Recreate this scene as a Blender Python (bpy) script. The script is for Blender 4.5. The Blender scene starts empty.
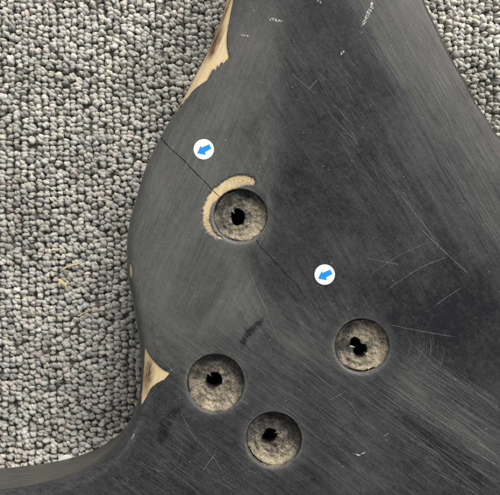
import bpy, math, random
import numpy as np
from mathutils import Vector
from mathutils.kdtree import KDTree
from mathutils.geometry import delaunay_2d_cdt

random.seed(7)
rng = np.random.default_rng(11)
S = 0.32e-3            # one unit of the working grid = 0.32 mm
DIST = 937.0           # lens to the top face of the body, in grid units (0.30 m)
THICK = 125.0          # body thickness, in grid units (40 mm)
scene = bpy.context.scene
COL = scene.collection

# ------------------------------------------------------------------ camera
cam_d = bpy.data.cameras.new('camera')
cam = bpy.data.objects.new('camera', cam_d)
COL.objects.link(cam)
cam.location = (0, 0, (THICK + DIST) * S)
cam_d.sensor_width = 36.0
cam_d.lens = 18.0 / (250.0 / DIST)
cam_d.clip_start = 0.01
cam_d.clip_end = 20.0
scene.camera = cam

# ------------------------------------------------------------------ world, lamps, exposure
world = bpy.data.worlds.new('World')
scene.world = world
world.use_nodes = True
bgn = world.node_tree.nodes['Background']
bgn.inputs[0].default_value = (0.93, 0.97, 1.0, 1)
bgn.inputs[1].default_value = 0.42


def area(name, loc, target, size, power, color):
    d = bpy.data.lights.new(name, 'AREA')
    d.shape = 'RECTANGLE'
    d.size, d.size_y = size
    d.energy = power
    d.color = color
    o = bpy.data.objects.new(name, d)
    COL.objects.link(o)
    o.location = loc
    o.rotation_euler = (Vector(target) - Vector(loc)).to_track_quat('-Z', 'Y').to_euler()
    return o


area('window_light', (0.47, 0.90, 0.84), (0, 0, 0.03), (1.15, 0.9), 38.0, (1.0, 0.965, 0.90))

vs = scene.view_settings
vs.view_transform = 'Standard'
vs.look = 'None'
vs.exposure = 0.0
vs.gamma = 1.0
vs.use_curve_mapping = False


# ------------------------------------------------------------------ helpers
def G(px, py, z=0.0):
    """point of the picture -> grid coordinates on the level z (0 = top face of the body)"""
    k = (DIST - z) / DIST
    return ((px - 250.0) * k, (247.5 - py) * k)


def W(v):
    return (v[0] * S, v[1] * S, (v[2] + THICK) * S)


def mesh_np(name, verts, faces, mat, parent=None, smooth=True, attrs=None):
    """verts in grid units (n,3)"""
    verts = np.asarray(verts, dtype=np.float64)
    w = verts * S
    w[:, 2] += THICK * S
    me = bpy.data.meshes.new(name)
    me.from_pydata(w.tolist(), [], [list(map(int, f)) for f in faces])
    if smooth:
        me.polygons.foreach_set('use_smooth', np.ones(len(me.polygons), dtype=bool))
    if attrs:
        for k, a in attrs.items():
            at = me.attributes.new(k, 'FLOAT', 'POINT')
            at.data.foreach_set('value', np.asarray(a, dtype=np.float32))
    me.update()
    o = bpy.data.objects.new(name, me)
    COL.objects.link(o)
    if mat:
        me.materials.append(mat)
    if parent:
        o.parent = parent
    return o


def tag(o, label=None, cat=None, group=None, kind=None):
    if label: o['label'] = label
    if cat: o['category'] = cat
    if group: o['group'] = group
    if kind: o['kind'] = kind
    return o


def catmull(pts, step=2.0, closed=True):
    pts = [np.array(p, float) for p in pts]
    n = len(pts)
    out = []
    rngi = range(n) if closed else range(n - 1)
    for i in rngi:
        if closed:
            p0, p1, p2, p3 = pts[i - 1], pts[i], pts[(i + 1) % n], pts[(i + 2) % n]
        else:
            p0, p1, p2, p3 = pts[max(i - 1, 0)], pts[i], pts[i + 1], pts[min(i + 2, n - 1)]
        L = np.linalg.norm(p2 - p1)
        m = max(1, int(round(L / step)))
        for k in range(m):
            t = k / m
            out.append(0.5 * ((2 * p1) + (-p0 + p2) * t + (2 * p0 - 5 * p1 + 4 * p2 - p3) * t * t
                              + (-p0 + 3 * p1 - 3 * p2 + p3) * t ** 3))
    if not closed:
        out.append(pts[-1])
    return np.array(out)


_kd = {}


def seg_dist(P, loop, closed=True):
    """distance of points P (n,2) to a finely sampled polyline"""
    key = (id(loop), len(loop))
    if key not in _kd:
        t = KDTree(len(loop))
        for i, (x, y) in enumerate(loop):
            t.insert((x, y, 0), i)
        t.balance()
        _kd[key] = (t, loop)
    t = _kd[key][0]
    n = len(loop)
    ix = np.array([t.find((x, y, 0))[1] for x, y in P.tolist()], dtype=int)
    res = np.full(len(P), 1e9)
    for k in (-1, 0):
        i0, i1 = ix + k, ix + k + 1
        if closed:
            i0, i1 = i0 % n, i1 % n
        else:
            i0, i1 = np.clip(i0, 0, n - 1), np.clip(i1, 0, n - 1)
        A, B = loop[i0], loop[i1]
        ab = B - A
        u = np.clip(((P - A) * ab).sum(1) / np.maximum((ab ** 2).sum(1), 1e-9), 0, 1)
        res = np.minimum(res, np.linalg.norm(P - (A + ab * u[:, None]), axis=1))
    return res


def inside(P, loop):
    x, y = P[:, 0], P[:, 1]
    r = np.zeros(len(P), bool)
    n = len(loop)
    j = n - 1
    for i in range(n):
        xi, yi = loop[i]
        xj, yj = loop[j]
        c = ((yi > y) != (yj > y)) & (x < (xj - xi) * (y - yi) / (yj - yi + 1e-12) + xi)
        r ^= c
        j = i
    return r


def sstep(a, b, x):
    t = np.clip((x - a) / (b - a), 0, 1)
    return t * t * (3 - 2 * t)


# smooth value noise on the grid, for wear masks and relief
_perm = rng.random((64, 64))


def vnoise(x, y):
    xi, yi = np.floor(x).astype(int), np.floor(y).astype(int)
    fx, fy = x - xi, y - yi
    fx, fy = fx * fx * (3 - 2 * fx), fy * fy * (3 - 2 * fy)
    g = lambda i, j: _perm[i % 64, j % 64]
    return ((g(xi, yi) * (1 - fx) + g(xi + 1, yi) * fx) * (1 - fy)
            + (g(xi, yi + 1) * (1 - fx) + g(xi + 1, yi + 1) * fx) * fy)


def fbm(x, y, o=4):
    v, a, t = 0, 1.0, 0
    for k in range(o):
        v = v + a * vnoise(x * 2 ** k + 17.3 * k, y * 2 ** k + 9.1 * k)
        t += a
        a *= 0.55
    return v / t


# ------------------------------------------------------------------ materials
class NT:
    def __init__(self, name):
        self.m = bpy.data.materials.new(name)
        self.m.use_nodes = True
        self.t = self.m.node_tree
        self.b = self.t.nodes['Principled BSDF']

    def n(self, typ, **kw):
        nd = self.t.nodes.new(typ)
        for k, v in kw.items():
            if k.startswith('i_'):
                key = k[2:]
                key = int(key) if key.isdigit() else key.replace('_', ' ')
                nd.inputs[key].default_value = v
            else:
                setattr(nd, k, v)
        return nd

    def l(self, a, b):
        self.t.links.new(a, b)

    def coord(self):
        """object coordinates in grid units"""
        tc = self.n('ShaderNodeTexCoord')
        v = self.n('ShaderNodeVectorMath', operation='SCALE')
        v.inputs[3].default_value = 1.0 / S
        self.l(tc.outputs['Object'], v.inputs[0])
        return v.outputs[0]

    def noise(self, vec, scale, detail=3.0, rough=0.55, rot=None, sc=None, loc=None):
        if rot is not None or sc is not None:
            # first turn, then stretch
            mp = self.n('ShaderNodeMapping')
            mp.inputs['Rotation'].default_value = (0, 0, rot or 0)
            if loc: mp.inputs['Location'].default_value = loc
            self.l(vec, mp.inputs['Vector'])
            m2 = self.n('ShaderNodeMapping')
            m2.inputs['Scale'].default_value = sc or (1, 1, 1)
            self.l(mp.outputs[0], m2.inputs['Vector'])
            vec = m2.outputs[0]
        nz = self.n('ShaderNodeTexNoise')
        nz.inputs['Scale'].default_value = scale
        nz.inputs['Detail'].default_value = detail
        nz.inputs['Roughness'].default_value = rough
        self.l(vec, nz.inputs['Vector'])
        return nz.outputs[0]

    def ramp(self, fac, stops):
        r = self.n('ShaderNodeValToRGB')
        el = r.color_ramp.elements
        while len(el) < len(stops):
            el.new(0.5)
        for e, (p, c) in zip(el, stops):
            e.position = p
            e.color = (c, c, c, 1) if not isinstance(c, tuple) else (*c, 1)
        self.l(fac, r.inputs[0])
        return r.outputs[0]

    def math(self, op, a, b=None, clamp=False):
        m = self.n('ShaderNodeMath', operation=op, use_clamp=clamp)
        for i, v in enumerate((a, b)):
            if v is None: continue
            if isinstance(v, (int, float)):
                m.inputs[i].default_value = v
            else:
                self.l(v, m.inputs[i])
        return m.outputs[0]

    def mix(self, fac, a, b, mode='MIX'):
        m = self.n('ShaderNodeMix', data_type='RGBA', blend_type=mode)
        for i, v in ((0, fac), (6, a), (7, b)):
            if isinstance(v, tuple):
                m.inputs[i].default_value = (*v, 1)
            elif isinstance(v, (int, float)):
                m.inputs[i].default_value = v
            else:
                self.l(v, m.inputs[i])
        return m.outputs[2]

    def attr(self, name):
        a = self.n('ShaderNodeAttribute', attribute_name=name)
        return a.outputs['Fac']

    def bump(self, h, strength, dist):
        b = self.n('ShaderNodeBump')
        b.inputs['Strength'].default_value = strength
        b.inputs['Distance'].default_value = dist
        self.l(h, b.inputs['Height'])
        self.l(b.outputs[0], self.b.inputs['Normal'])


def mat_paint():
    T = NT('sanded_black_paint')
    c = T.coord()
    sand_shade, w1, w2 = T.attr('sand_shade'), T.attr('w_heel'), T.attr('w_low')

    def streak(ang, seed):
        a = T.noise(c, 1.0, 3.0, 0.6, rot=ang, sc=(0.022, 0.85, 1), loc=(seed, seed * 2, 0))
        b = T.noise(c, 1.0, 2.0, 0.5, rot=ang + 0.06, sc=(0.006, 0.16, 1), loc=(seed + 40, 7, 0))
        return T.math('ADD', T.math('MULTIPLY', a, 0.62), T.math('MULTIPLY', b, 0.38))
    # Mapping turns the coordinates: a streak along angle A needs rotation -A
    s_heel = streak(math.radians(-66), 3)
    s_low = streak(math.radians(36), 11)
    s_slope = streak(math.radians(58), 23)
    st = T.mix(w1, s_slope, s_heel)
    st = T.mix(w2, st, s_low)
    stv = T.ramp(st, [(0.39, 0.0), (0.61, 1.0)])
    cloud = T.noise(c, 0.022, 4.0, 0.6)
    fine = T.noise(c, 0.42, 3.0, 0.75)
    mott = T.noise(c, 1.0, 4.0, 0.7, rot=0.7, sc=(0.10, 0.17, 1))
    v = T.math('MULTIPLY', sand_shade, T.math('ADD', T.math('ADD', 0.50, T.math('MULTIPLY', w1, 0.20)), T.math('MULTIPLY', stv, T.math('SUBTRACT', 0.70, T.math('MULTIPLY', w1, 0.38)))))
    v = T.math('ADD', v, T.math('MULTIPLY', T.math('SUBTRACT', cloud, 0.5), 0.34))
    v = T.math('ADD', v, T.math('MULTIPLY', T.math('SUBTRACT', fine, 0.5), 0.42))
    v = T.math('ADD', v, T.math('MULTIPLY', T.math('SUBTRACT', mott, 0.5), 0.30))
    v = T.math('MAXIMUM', v, 0.0)
    col = T.mix(T.math('MINIMUM', v, 1.3), (0.0072, 0.0071, 0.0100), (0.118, 0.117, 0.112))
    T.l(col, T.b.inputs['Base Color'])
    ro = T.math('ADD', 0.33, T.math('MULTIPLY', v, 0.12), clamp=True)
    T.l(ro, T.b.inputs['Roughness'])
    T.b.inputs['Specular IOR Level'].default_value = 0.30
    T.bump(T.math('ADD', stv, T.math('MULTIPLY', fine, 0.5)), 0.16, 0.00009)
    return T.m


def mat_side():
    T = NT('sanded_black_side')
    c = T.coord()
    a = T.noise(c, 0.05, 4, 0.6, rot=0.1, sc=(1, 1, 5))
    b = T.noise(c, 0.5, 3, 0.6)
    f = T.math('ADD', T.math('MULTIPLY', a, 0.7), T.math('MULTIPLY', b, 0.3))
    T.l(T.ramp(f, [(0.3, (0.040, 0.040, 0.036)), (0.7, (0.100, 0.098, 0.088))]), T.b.inputs['Base Color'])
    T.b.inputs['Roughness'].default_value = 0.5
    T.b.inputs['Specular IOR Level'].default_value = 0.4
    T.bump(b, 0.15, 0.0001)
    return T.m


def mat_wood():
    T = NT('bare_maple_wood')
    c = T.coord()
    g = T.noise(c, 1.0, 3, 0.6, rot=math.radians(-66), sc=(0.02, 0.55, 1))
    base = T.ramp(g, [(0.3, (0.44, 0.325, 0.175)), (0.7, (0.585, 0.46, 0.275))])
    st = T.attr('stain')
    n2 = T.noise(c, 1.0, 3, 0.65, rot=math.radians(-66), sc=(0.07, 0.6, 1), loc=(5, 5, 0))
    stf = T.math('MULTIPLY', st, T.math('ADD', -0.5, T.math('MULTIPLY', n2, 3.0)), clamp=True)
    col = T.mix(stf, base, (0.085, 0.032, 0.016))
    gr = T.attr('grime')
    n3 = T.noise(c, 0.55, 4, 0.7)
    grf = T.math('MULTIPLY', gr, T.ramp(n3, [(0.38, 0.0), (0.75, 0.9)]), clamp=True)
    col = T.mix(grf, col, (0.045, 0.043, 0.038))
    T.l(col, T.b.inputs['Base Color'])
    T.b.inputs['Roughness'].default_value = 0.62
    T.bump(g, 0.25, 0.0001)
    return T.m


def mat_recess():
    T = NT('grimy_drilled_wood')
    c = T.coord()
    cl = T.attr('clean_lit')
    n1 = T.noise(c, 0.085, 4, 0.65)
    n2 = T.noise(c, 0.55, 4, 0.7)
    n3 = T.noise(c, 1.3, 2, 0.6)
    f = T.math('ADD', T.math('MULTIPLY', n1, 0.42), T.math('MULTIPLY', n2, 0.33))
    f = T.math('ADD', f, T.math('MULTIPLY', n3, 0.25))
    f = T.math('ADD', T.math('MULTIPLY', T.math('SUBTRACT', f, 0.5), 2.7), 0.5)
    f = T.math('ADD', f, T.math('MULTIPLY', T.math('SUBTRACT', cl, 0.5), 0.62))
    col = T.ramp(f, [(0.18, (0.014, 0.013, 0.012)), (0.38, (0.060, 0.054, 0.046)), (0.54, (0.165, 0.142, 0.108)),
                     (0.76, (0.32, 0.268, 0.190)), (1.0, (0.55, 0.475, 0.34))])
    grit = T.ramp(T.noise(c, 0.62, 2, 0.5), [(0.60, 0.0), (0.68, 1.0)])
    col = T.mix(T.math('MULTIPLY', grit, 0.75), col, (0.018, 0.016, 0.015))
    T.l(col, T.b.inputs['Base Color'])
    T.b.inputs['Roughness'].default_value = 0.5
    T.b.inputs['Specular IOR Level'].default_value = 0.5
    T.bump(T.math('ADD', n2, T.math('MULTIPLY', n3, 0.9)), 1.0, 0.0004)
    return T.m


def mat_plain(name, col, rough=0.6, var=0.15, scale=0.4, spec=0.4):
    T = NT(name)
    c = T.coord()
    n = T.noise(c, scale, 3, 0.6)
    lo = tuple(x * (1 - var) for x in col)
    hi = tuple(min(1, x * (1 + var)) for x in col)
    T.l(T.ramp(n, [(0.35, lo), (0.65, hi)]), T.b.inputs['Base Color'])
    T.b.inputs['Roughness'].default_value = rough
    T.b.inputs['Specular IOR Level'].default_value = spec
    return T.m


def mat_scratch(name, col, alpha, lo=0.35, hi=0.6, amin=0.12):
    T = NT(name)
    c = T.coord()
    n = T.noise(c, 0.6, 3, 0.7)
    T.b.inputs['Base Color'].default_value = (*col, 1)
    T.b.inputs['Roughness'].default_value = 0.7
    T.l(T.math('MULTIPLY', T.ramp(n, [(lo, amin), (hi, 1.0)]), alpha), T.b.inputs['Alpha'])
    return T.m


def mat_carpet():
    T = NT('grey_loop_yarn')
    c = T.coord()
    uv = T.n('ShaderNodeUVMap', uv_map='UVMap').outputs[0]
    mp = T.n('ShaderNodeMapping')
    mp.inputs['Scale'].default_value = (9.0, 2.2, 1)
    mp.inputs['Rotation'].default_value = (0, 0, 0.35)
    T.l(uv, mp.inputs['Vector'])
    fib = T.noise(mp.outputs[0], 1.6, 3, 0.7)
    fine = T.noise(c, 1.1, 3, 0.7)
    ca = T.n('ShaderNodeAttribute', attribute_name='yarn').outputs['Color']
    f = T.math('ADD', T.math('MULTIPLY', fib, 0.6), T.math('MULTIPLY', fine, 0.4))
    k = T.ramp(f, [(0.34, 0.50), (0.64, 1.20)])
    T.b.inputs['Sheen Weight'].default_value = 0.35
    T.b.inputs['Sheen Roughness'].default_value = 0.5
    col = T.mix(1.0, ca, k, 'MULTIPLY')
    T.l(col, T.b.inputs['Base Color'])
    T.b.inputs['Roughness'].default_value = 0.82
    T.b.inputs['Specular IOR Level'].default_value = 0.25
    T.bump(f, 0.9, 0.0004)
    return T.m


M_paint, M_side, M_wood, M_recess = mat_paint(), mat_side(), mat_wood(), mat_recess()
M_crack = mat_plain('crack_dark', (0.006, 0.005, 0.005), 0.9, 0.3)
M_hole = mat_plain('screw_hole_dark_wood', (0.028, 0.019, 0.014), 0.8, 0.7, 0.4, 0.2)
M_scr = mat_scratch('pale_scratch', (0.38, 0.38, 0.365), 0.42)
M_fine = mat_scratch('faint_scratch', (0.26, 0.26, 0.255), 0.26)
M_scuff = mat_scratch('white_scuff', (0.60, 0.60, 0.58), 0.8, 0.48, 0.60, 0.0)
M_white = mat_plain('white_sticker_paper', (0.74, 0.74, 0.735), 0.55, 0.015, 0.2)
M_blue = mat_plain('blue_print', (0.0, 0.205, 0.60), 0.5, 0.02, 0.2)
M_straw = mat_plain('pale_splinter', (0.62, 0.52, 0.27), 0.6, 0.2, 0.5)
M_chip = mat_plain('white_flake', (0.66, 0.65, 0.62), 0.5, 0.05, 0.2)
M_dust = mat_plain('pale_dust', (0.40, 0.39, 0.36), 0.8, 0.2)
M_carpet = mat_carpet()
M_fuzz = mat_plain('loose_yarn_fibre', (0.50, 0.485, 0.45), 0.8, 0.3, 0.1, 0.2)
M_back = mat_plain('carpet_backing', (0.15, 0.138, 0.118), 0.95, 0.6, 0.12, 0.1)

# ------------------------------------------------------------------ the body's outline
#      picture x, y, how far the edge lies below the top face
OUT = [(233, -26, 6), (226, 0, 6), (217, 27, 6), (206, 52, 6), (195, 73, 6), (178, 105, 6), (169, 119, 6), (160, 135, 6),
       (145, 165, 6), (134, 200, 6), (127.5, 225, 6), (125, 247, 6), (126, 277, 6), (131, 302, 6), (136, 332, 6),
       (139.5, 357, 5), (139.5, 380, 3), (136, 402, 0), (128, 424, 0), (115, 445, 0), (98, 461, 0), (74, 475, 0),
       (40, 486, 0), (1, 492.5, 0), (-40, 496, 0), (-95, 497, 0), (-150, 505, 0), (-190, 540, 0), (-195, 590, 0),
       (-150, 640, 0), (-60, 690, 0), (100, 740, 0), (350, 770, 0), (600, 720, 0), (760, 580, 0), (790, 420, 0),
       (730, 300, 10), (640, 240, 13), (570, 196, 13), (530, 167, 13), (500, 138, 13), (488, 121, 13), (476, 103, 13),
       (465, 82, 13), (451.5, 57.6, 13), (439, 33, 13), (423.6, 0, 13), (410, -40, 13), (398, -90, 22), (370, -140, 15),
       (325, -165, 8), (280, -150, 6), (252, -95, 6), (240, -55, 6)]
loop = catmull([G(a, b, -c) for a, b, c in OUT], 2.0)

CREASE = np.array([G(*p) for p in [(290, -200), (318, -80), (338, -10), (362, 40), (398, 110), (446, 195), (500, 275), (560, 345), (640, 400), (760, 440)]])
CREASE = catmull(CREASE, 6.0, closed=False)

RECESS = [  # picture centre, radius, depth, (holes at floor level)
    dict(c=(240.5, 215.2), r=27.3, depth=9.5, hole=[(237.9, 217.2, 7.3, 8.6, 10)], clean_lit=(0.52, 0.55),
         label='screw recess with bare wood crescent along its rim'),
    dict(c=(362.3, 345.8), r=27.9, depth=9.5, hole=[(355.4, 342.5, 5.3, 5.6, 0), (360.4, 350.2, 6.6, 7.2, -25)], clean_lit=(0.60, 0.42),
         label='screw recess with a figure-eight screw hole'),
    dict(c=(215.7, 383.3), r=29.7, depth=9.5, hole=[(213.6, 380.0, 8.3, 8.2, 0)], clean_lit=(0.50, 0.58),
         label='largest screw recess with a round screw hole'),
    dict(c=(273.8, 439.7), r=28.5, depth=10.5, hole=[(269.7, 435.5, 6.6, 8.9, -38)], clean_lit=(0.47, 0.66),
         label='grimy screw recess with an oval screw hole'),
]
for r in RECESS:
    r['g'] = np.array(G(*r['c']))


def bare(P):
    """height of the top face (grid units, 0 = flat back) before rounding; P (n,2)"""
    x, y = P[:, 0], P[:, 1]
    d = seg_dist(P, CREASE, closed=False)
    # side of the crease: the contour falls away to the upper right
    i = np.argmin(((P[:, None, :] - CREASE[None, ::2]) ** 2).sum(2), axis=1) * 2
    i = np.clip(i, 1, len(CREASE) - 2)
    tan = CREASE[i + 1] - CREASE[i - 1]
    rel = P - CREASE[i]
    side = tan[:, 0] * rel[:, 1] - tan[:, 1] * rel[:, 0]     # >0: left of the direction of travel = upper right
    sd = np.where(side > 0, d, -d)
    w = 26.0
    soft = np.where(sd < -w, 0, np.where(sd > w, sd, (sd + w) ** 2 / (4 * w)))
    z = -0.095 * soft
    z = z + 0.9 * (fbm(x * 0.02 + 5, y * 0.02 + 3, 2) - 0.5) * sstep(0, 40, sd)
    # the heel falls off gently to the left
    hx = -x - 8.0 + 0.10 * y
    hs = np.where(hx > 0, hx, 0)
    z = z - 0.00034 * hs ** 2 * sstep(-230, -120, y)
    z = z + 0.5 * (fbm(x * 0.011 + 2, y * 0.011 + 8, 2) - 0.5)
    return z, sd


ROUND = 11.0


def height(P, d=None, ins=None):
    z, sd = bare(P)
    if d is None:
        d = seg_dist(P, loop)
    R = np.where(P[:, 0] > 60, 5.0, ROUND)
    t = np.clip(R - d, 0, R)
    z = z - (R - np.sqrt(np.maximum(R * R - t * t, 0))) * 0.92
    # a wider soft shoulder ahead of the rounding
    z = z - 0.0042 * np.clip(32 - d, 0, 32) ** 2 * np.where(P[:, 0] > 60, 0.2, 1.0)
    for r in RECESS:
        q = np.hypot(P[:, 0] - r['g'][0], P[:, 1] - r['g'][1]) - r['r']
        z = z - 0.9 * np.clip(1 - q / 4.0, 0, 1) ** 2 * (q > -2)
    return z


# ------------------------------------------------------------------ chips, crack
CHIP_HORN = [(236, -26), (233, 0), (230.3, 15), (227.3, 32), (227, 44), (228.8, 57), (226, 60), (223.6, 63), (221, 62.2), (219, 66.5), (217.2, 64.6),
             (216, 69.5), (213.4, 68.4), (211, 72.2), (209.4, 75), (207.2, 79.3), (202, 83), (196, 87), (191, 91.5), (188, 96), (184.5, 98.7), (183, 102), (179.5, 103.4), (176.0, 109.5),
             (170, 108), (188, 72), (200, 48), (212, 22), (219, 0), (226, -26)]
CHIP_EDGE = [(144.6, 348.4), (147.5, 353), (151.5, 358.3), (156, 363.2), (160, 367), (165, 370.6), (169.6, 372.8), (167.2, 376.4), (163.6, 380), (159, 382.4), (155, 384.9),
             (152, 387.6), (149.8, 390.3), (147.8, 394), (145.7, 397.9), (143.6, 401.5), (140.9, 405.6), (140.6, 399), (140.7, 394), (141.8, 377), (143.2, 362)]
CHIP_SLIVER = [(128.4, 263), (130.6, 266), (131.2, 271), (131.2, 276), (129.8, 278), (128.6, 272)]
CHIP_RING = [(255.6, 182.5), (254.6, 179), (252.4, 176.8), (246.6, 175), (236.5, 175.4), (226.4, 179), (218.3, 185), (210.2, 193), (205.2, 201.4), (202.8, 210.5),
             (203.2, 222.6), (207, 229.7), (213.6, 235.8), (221.3, 239.2), (222.5, 236.8), (219, 235.4), (214.6, 231.4), (211.6, 226), (209.8, 219.6), (210.2, 211.5),
             (212.8, 204.4), (217, 199.4), (222, 195.6), (230, 191.5), (238.5, 187.4), (246.6, 185.0), (253, 184.8)]


def ragged(poly, amp, step=1.2, z=0.0):
    p = catmull([G(a, b, z) for a, b in poly], step)
    nx = np.roll(p, -1, 0) - np.roll(p, 1, 0)
    nx /= np.maximum(np.linalg.norm(nx, axis=1), 1e-6)[:, None]
    nrm = np.stack([-nx[:, 1], nx[:, 0]], 1)
    return p + nrm * (rng.normal(0, amp, len(p)) + amp * 1.5 * (fbm(p[:, 0] * 0.3, p[:, 1] * 0.3, 2) - 0.5))[:, None]


CHIPS = [(ragged(CHIP_HORN, 0.10), 'long bare wood chip along the upper edge'),
         (ragged(CHIP_EDGE, 0.14), 'pointed bare wood chip on the edge beside the largest recess'),
         (ragged(CHIP_SLIVER, 0.06), 'tiny bare wood sliver on the rounded edge'),
         (ragged(CHIP_RING, 0.42), 'bare wood crescent around the recess rim')]


def crack_poly(pts, w0, w1, jig):
    p = catmull([G(a, b) for a, b in pts], 1.6, closed=False)
    t = np.linspace(0, 1, len(p))
    tan = np.gradient(p, axis=0)
    tan /= np.linalg.norm(tan, axis=1)[:, None]
    nrm = np.stack([-tan[:, 1], tan[:, 0]], 1)
    p = p + nrm * rng.normal(0, jig, len(p))[:, None]
    w = (w0 + (w1 - w0) * t) * (0.7 + 0.6 * rng.random(len(p))) * 0.5
    a = p + nrm * w[:, None]
    b = p - nrm * w[:, None]
    return np.vstack([a, b[::-1]])


CRACKS = [crack_poly([(156.5, 132.5), (163, 140.5), (171, 149), (177, 154), (184, 160.5), (191, 168), (198, 175), (206, 183), (213, 190.5), (222.5, 199.5)], 0.72, 0.7, 0.10),
          crack_poly([(256.5, 240), (260, 246.5), (266.5, 253), (275, 262), (281, 268.5), (288, 276), (296, 285), (302, 294)], 0.62, 0.36, 0.16),
          crack_poly([(303.5, 295.5), (309, 300.5), (316, 306.5)], 0.4, 0.3, 0.15),
          crack_poly([(318, 308.5), (325, 314), (333, 320.5)], 0.36, 0.2, 0.15)]

# ------------------------------------------------------------------ triangulate the top face
pts = []


def grid_pts(x0, x1, y0, y1, st, jit=0.25):
    gx, gy = np.meshgrid(np.arange(x0, x1, st), np.arange(y0, y1, st))
    p = np.stack([gx.ravel(), gy.ravel()], 1)
    return p + rng.uniform(-jit, jit, p.shape) * st


P0 = grid_pts(-285, 285, -285, 285, 3.0)
P0 = P0[inside(P0, loop)]
d0 = seg_dist(P0, loop)
P0 = P0[d0 > 1.3]
Pf = grid_pts(-285, 285, -285, 285, 1.4)
Pf = Pf[inside(Pf, loop)]
df = seg_dist(Pf, loop)
keep = (df < 13) & (df > 0.7)
for r in RECESS:
    q = np.hypot(Pf[:, 0] - r['g'][0], Pf[:, 1] - r['g'][1]) - r['r']
    keep |= (q > 0.5) & (q < 5)
for ch, _ in CHIPS:
    keep |= inside(Pf, ch)
Pf = Pf[keep & (df > 0.7)]
Pc = grid_pts(-480, 580, -560, 440, 12)
Pc = Pc[(np.abs(Pc).max(1) > 288) & inside(Pc, loop)]
Pc = Pc[seg_dist(Pc, loop) > 4]
def ccw_poly(p):
    return p if np.sum(p[:, 0] * np.roll(p[:, 1], -1) - np.roll(p[:, 0], -1) * p[:, 1]) > 0 else p[::-1].copy()


vin = [ccw_poly(loop)]
faces_in = [list(range(len(loop)))]
cls = ['body']
base = len(loop)


def add_face(poly, c):
    global base
    vin.append(ccw_poly(poly))
    faces_in.append(list(range(base, base + len(poly))))
    base += len(poly)
    cls.append(c)


def circle(c, r, n=96):
    a = np.linspace(0, 2 * math.pi, n, endpoint=False)
    return np.stack([c[0] + r * np.cos(a), c[1] + r * np.sin(a)], 1)


for r in RECESS:
    # drilled by hand: the circle is a little uneven
    a = np.linspace(0, 2 * math.pi, 112, endpoint=False)
    rr = r['r'] * (1 + 0.010 * np.sin(2 * a + rng.uniform(0, 6)) + 0.006 * np.sin(3 * a + rng.uniform(0, 6))) + rng.normal(0, 0.05, len(a))
    r['ang'], r['rad'] = a, rr
    r['loop'] = np.stack([r['g'][0] + rr * np.cos(a), r['g'][1] + rr * np.sin(a)], 1)
    add_face(r['loop'], 'recess')
for ch, _ in CHIPS:
    add_face(ch, 'chip')
for ck in CRACKS:
    add_face(ck, 'crack')
vin += [P0, Pf, Pc]
V_in = np.vstack(vin)
res = delaunay_2d_cdt([Vector((float(a), float(b))) for a, b in V_in], [], faces_in, 0, 1e-5, True)
V2 = np.array([(v.x, v.y) for v in res[0]])
TRI = res[2]
ORIG = res[5]
groups = {'paint': [], 'crack': []}
chip_faces = {k: [] for k in range(len(CHIPS))}
tri_cls = []
nr, nc = len(RECESS), len(CHIPS)
for f, ids in zip(TRI, ORIG):
    ids = set(ids)
    k = None
    if 0 in ids:
        if any(1 <= i <= nr for i in ids):
            k = 'recess'
        elif any(i > nr + nc for i in ids):
            k = 'crack'
            groups['crack'].append(f)
        else:
            cc = [i for i in ids if nr < i <= nr + nc]
            if cc:
                k = 'chip'
                chip_faces[cc[0] - nr - 1].append(f)
            else:
                k = 'paint'
                groups['paint'].append(f)
    tri_cls.append(k)

dV = seg_dist(V2, loop)
insV = inside(V2, loop)
dV = np.where(dV < 1e-3, 0, dV)
ZV = height(V2, dV)


def ccw(f):
    a, b, c = V2[f[0]], V2[f[1]], V2[f[2]]
    return list(f) if (b[0] - a[0]) * (c[1] - a[1]) - (b[1] - a[1]) * (c[0] - a[0]) > 0 else list(f)[::-1]


def blob(P, cx, cy, rx, ry, ang, soft=0.35):
    """soft ellipse in picture coordinates"""
    gx, gy = G(cx, cy)
    a = -math.radians(ang)
    dx, dy = P[:, 0] - gx, P[:, 1] - gy
    u = (dx * math.cos(a) + dy * math.sin(a)) / rx
    v = (-dx * math.sin(a) + dy * math.cos(a)) / ry
    q = np.hypot(u, v)
    return 1 - sstep(1 - soft, 1 + soft, q)


def polymask(P, poly, soft):
    lp = catmull([G(a, b) for a, b in poly], 3.0)
    d = seg_dist(P, lp)
    s = np.where(inside(P, lp), d, -d)
    return sstep(-soft, soft, s)


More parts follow.
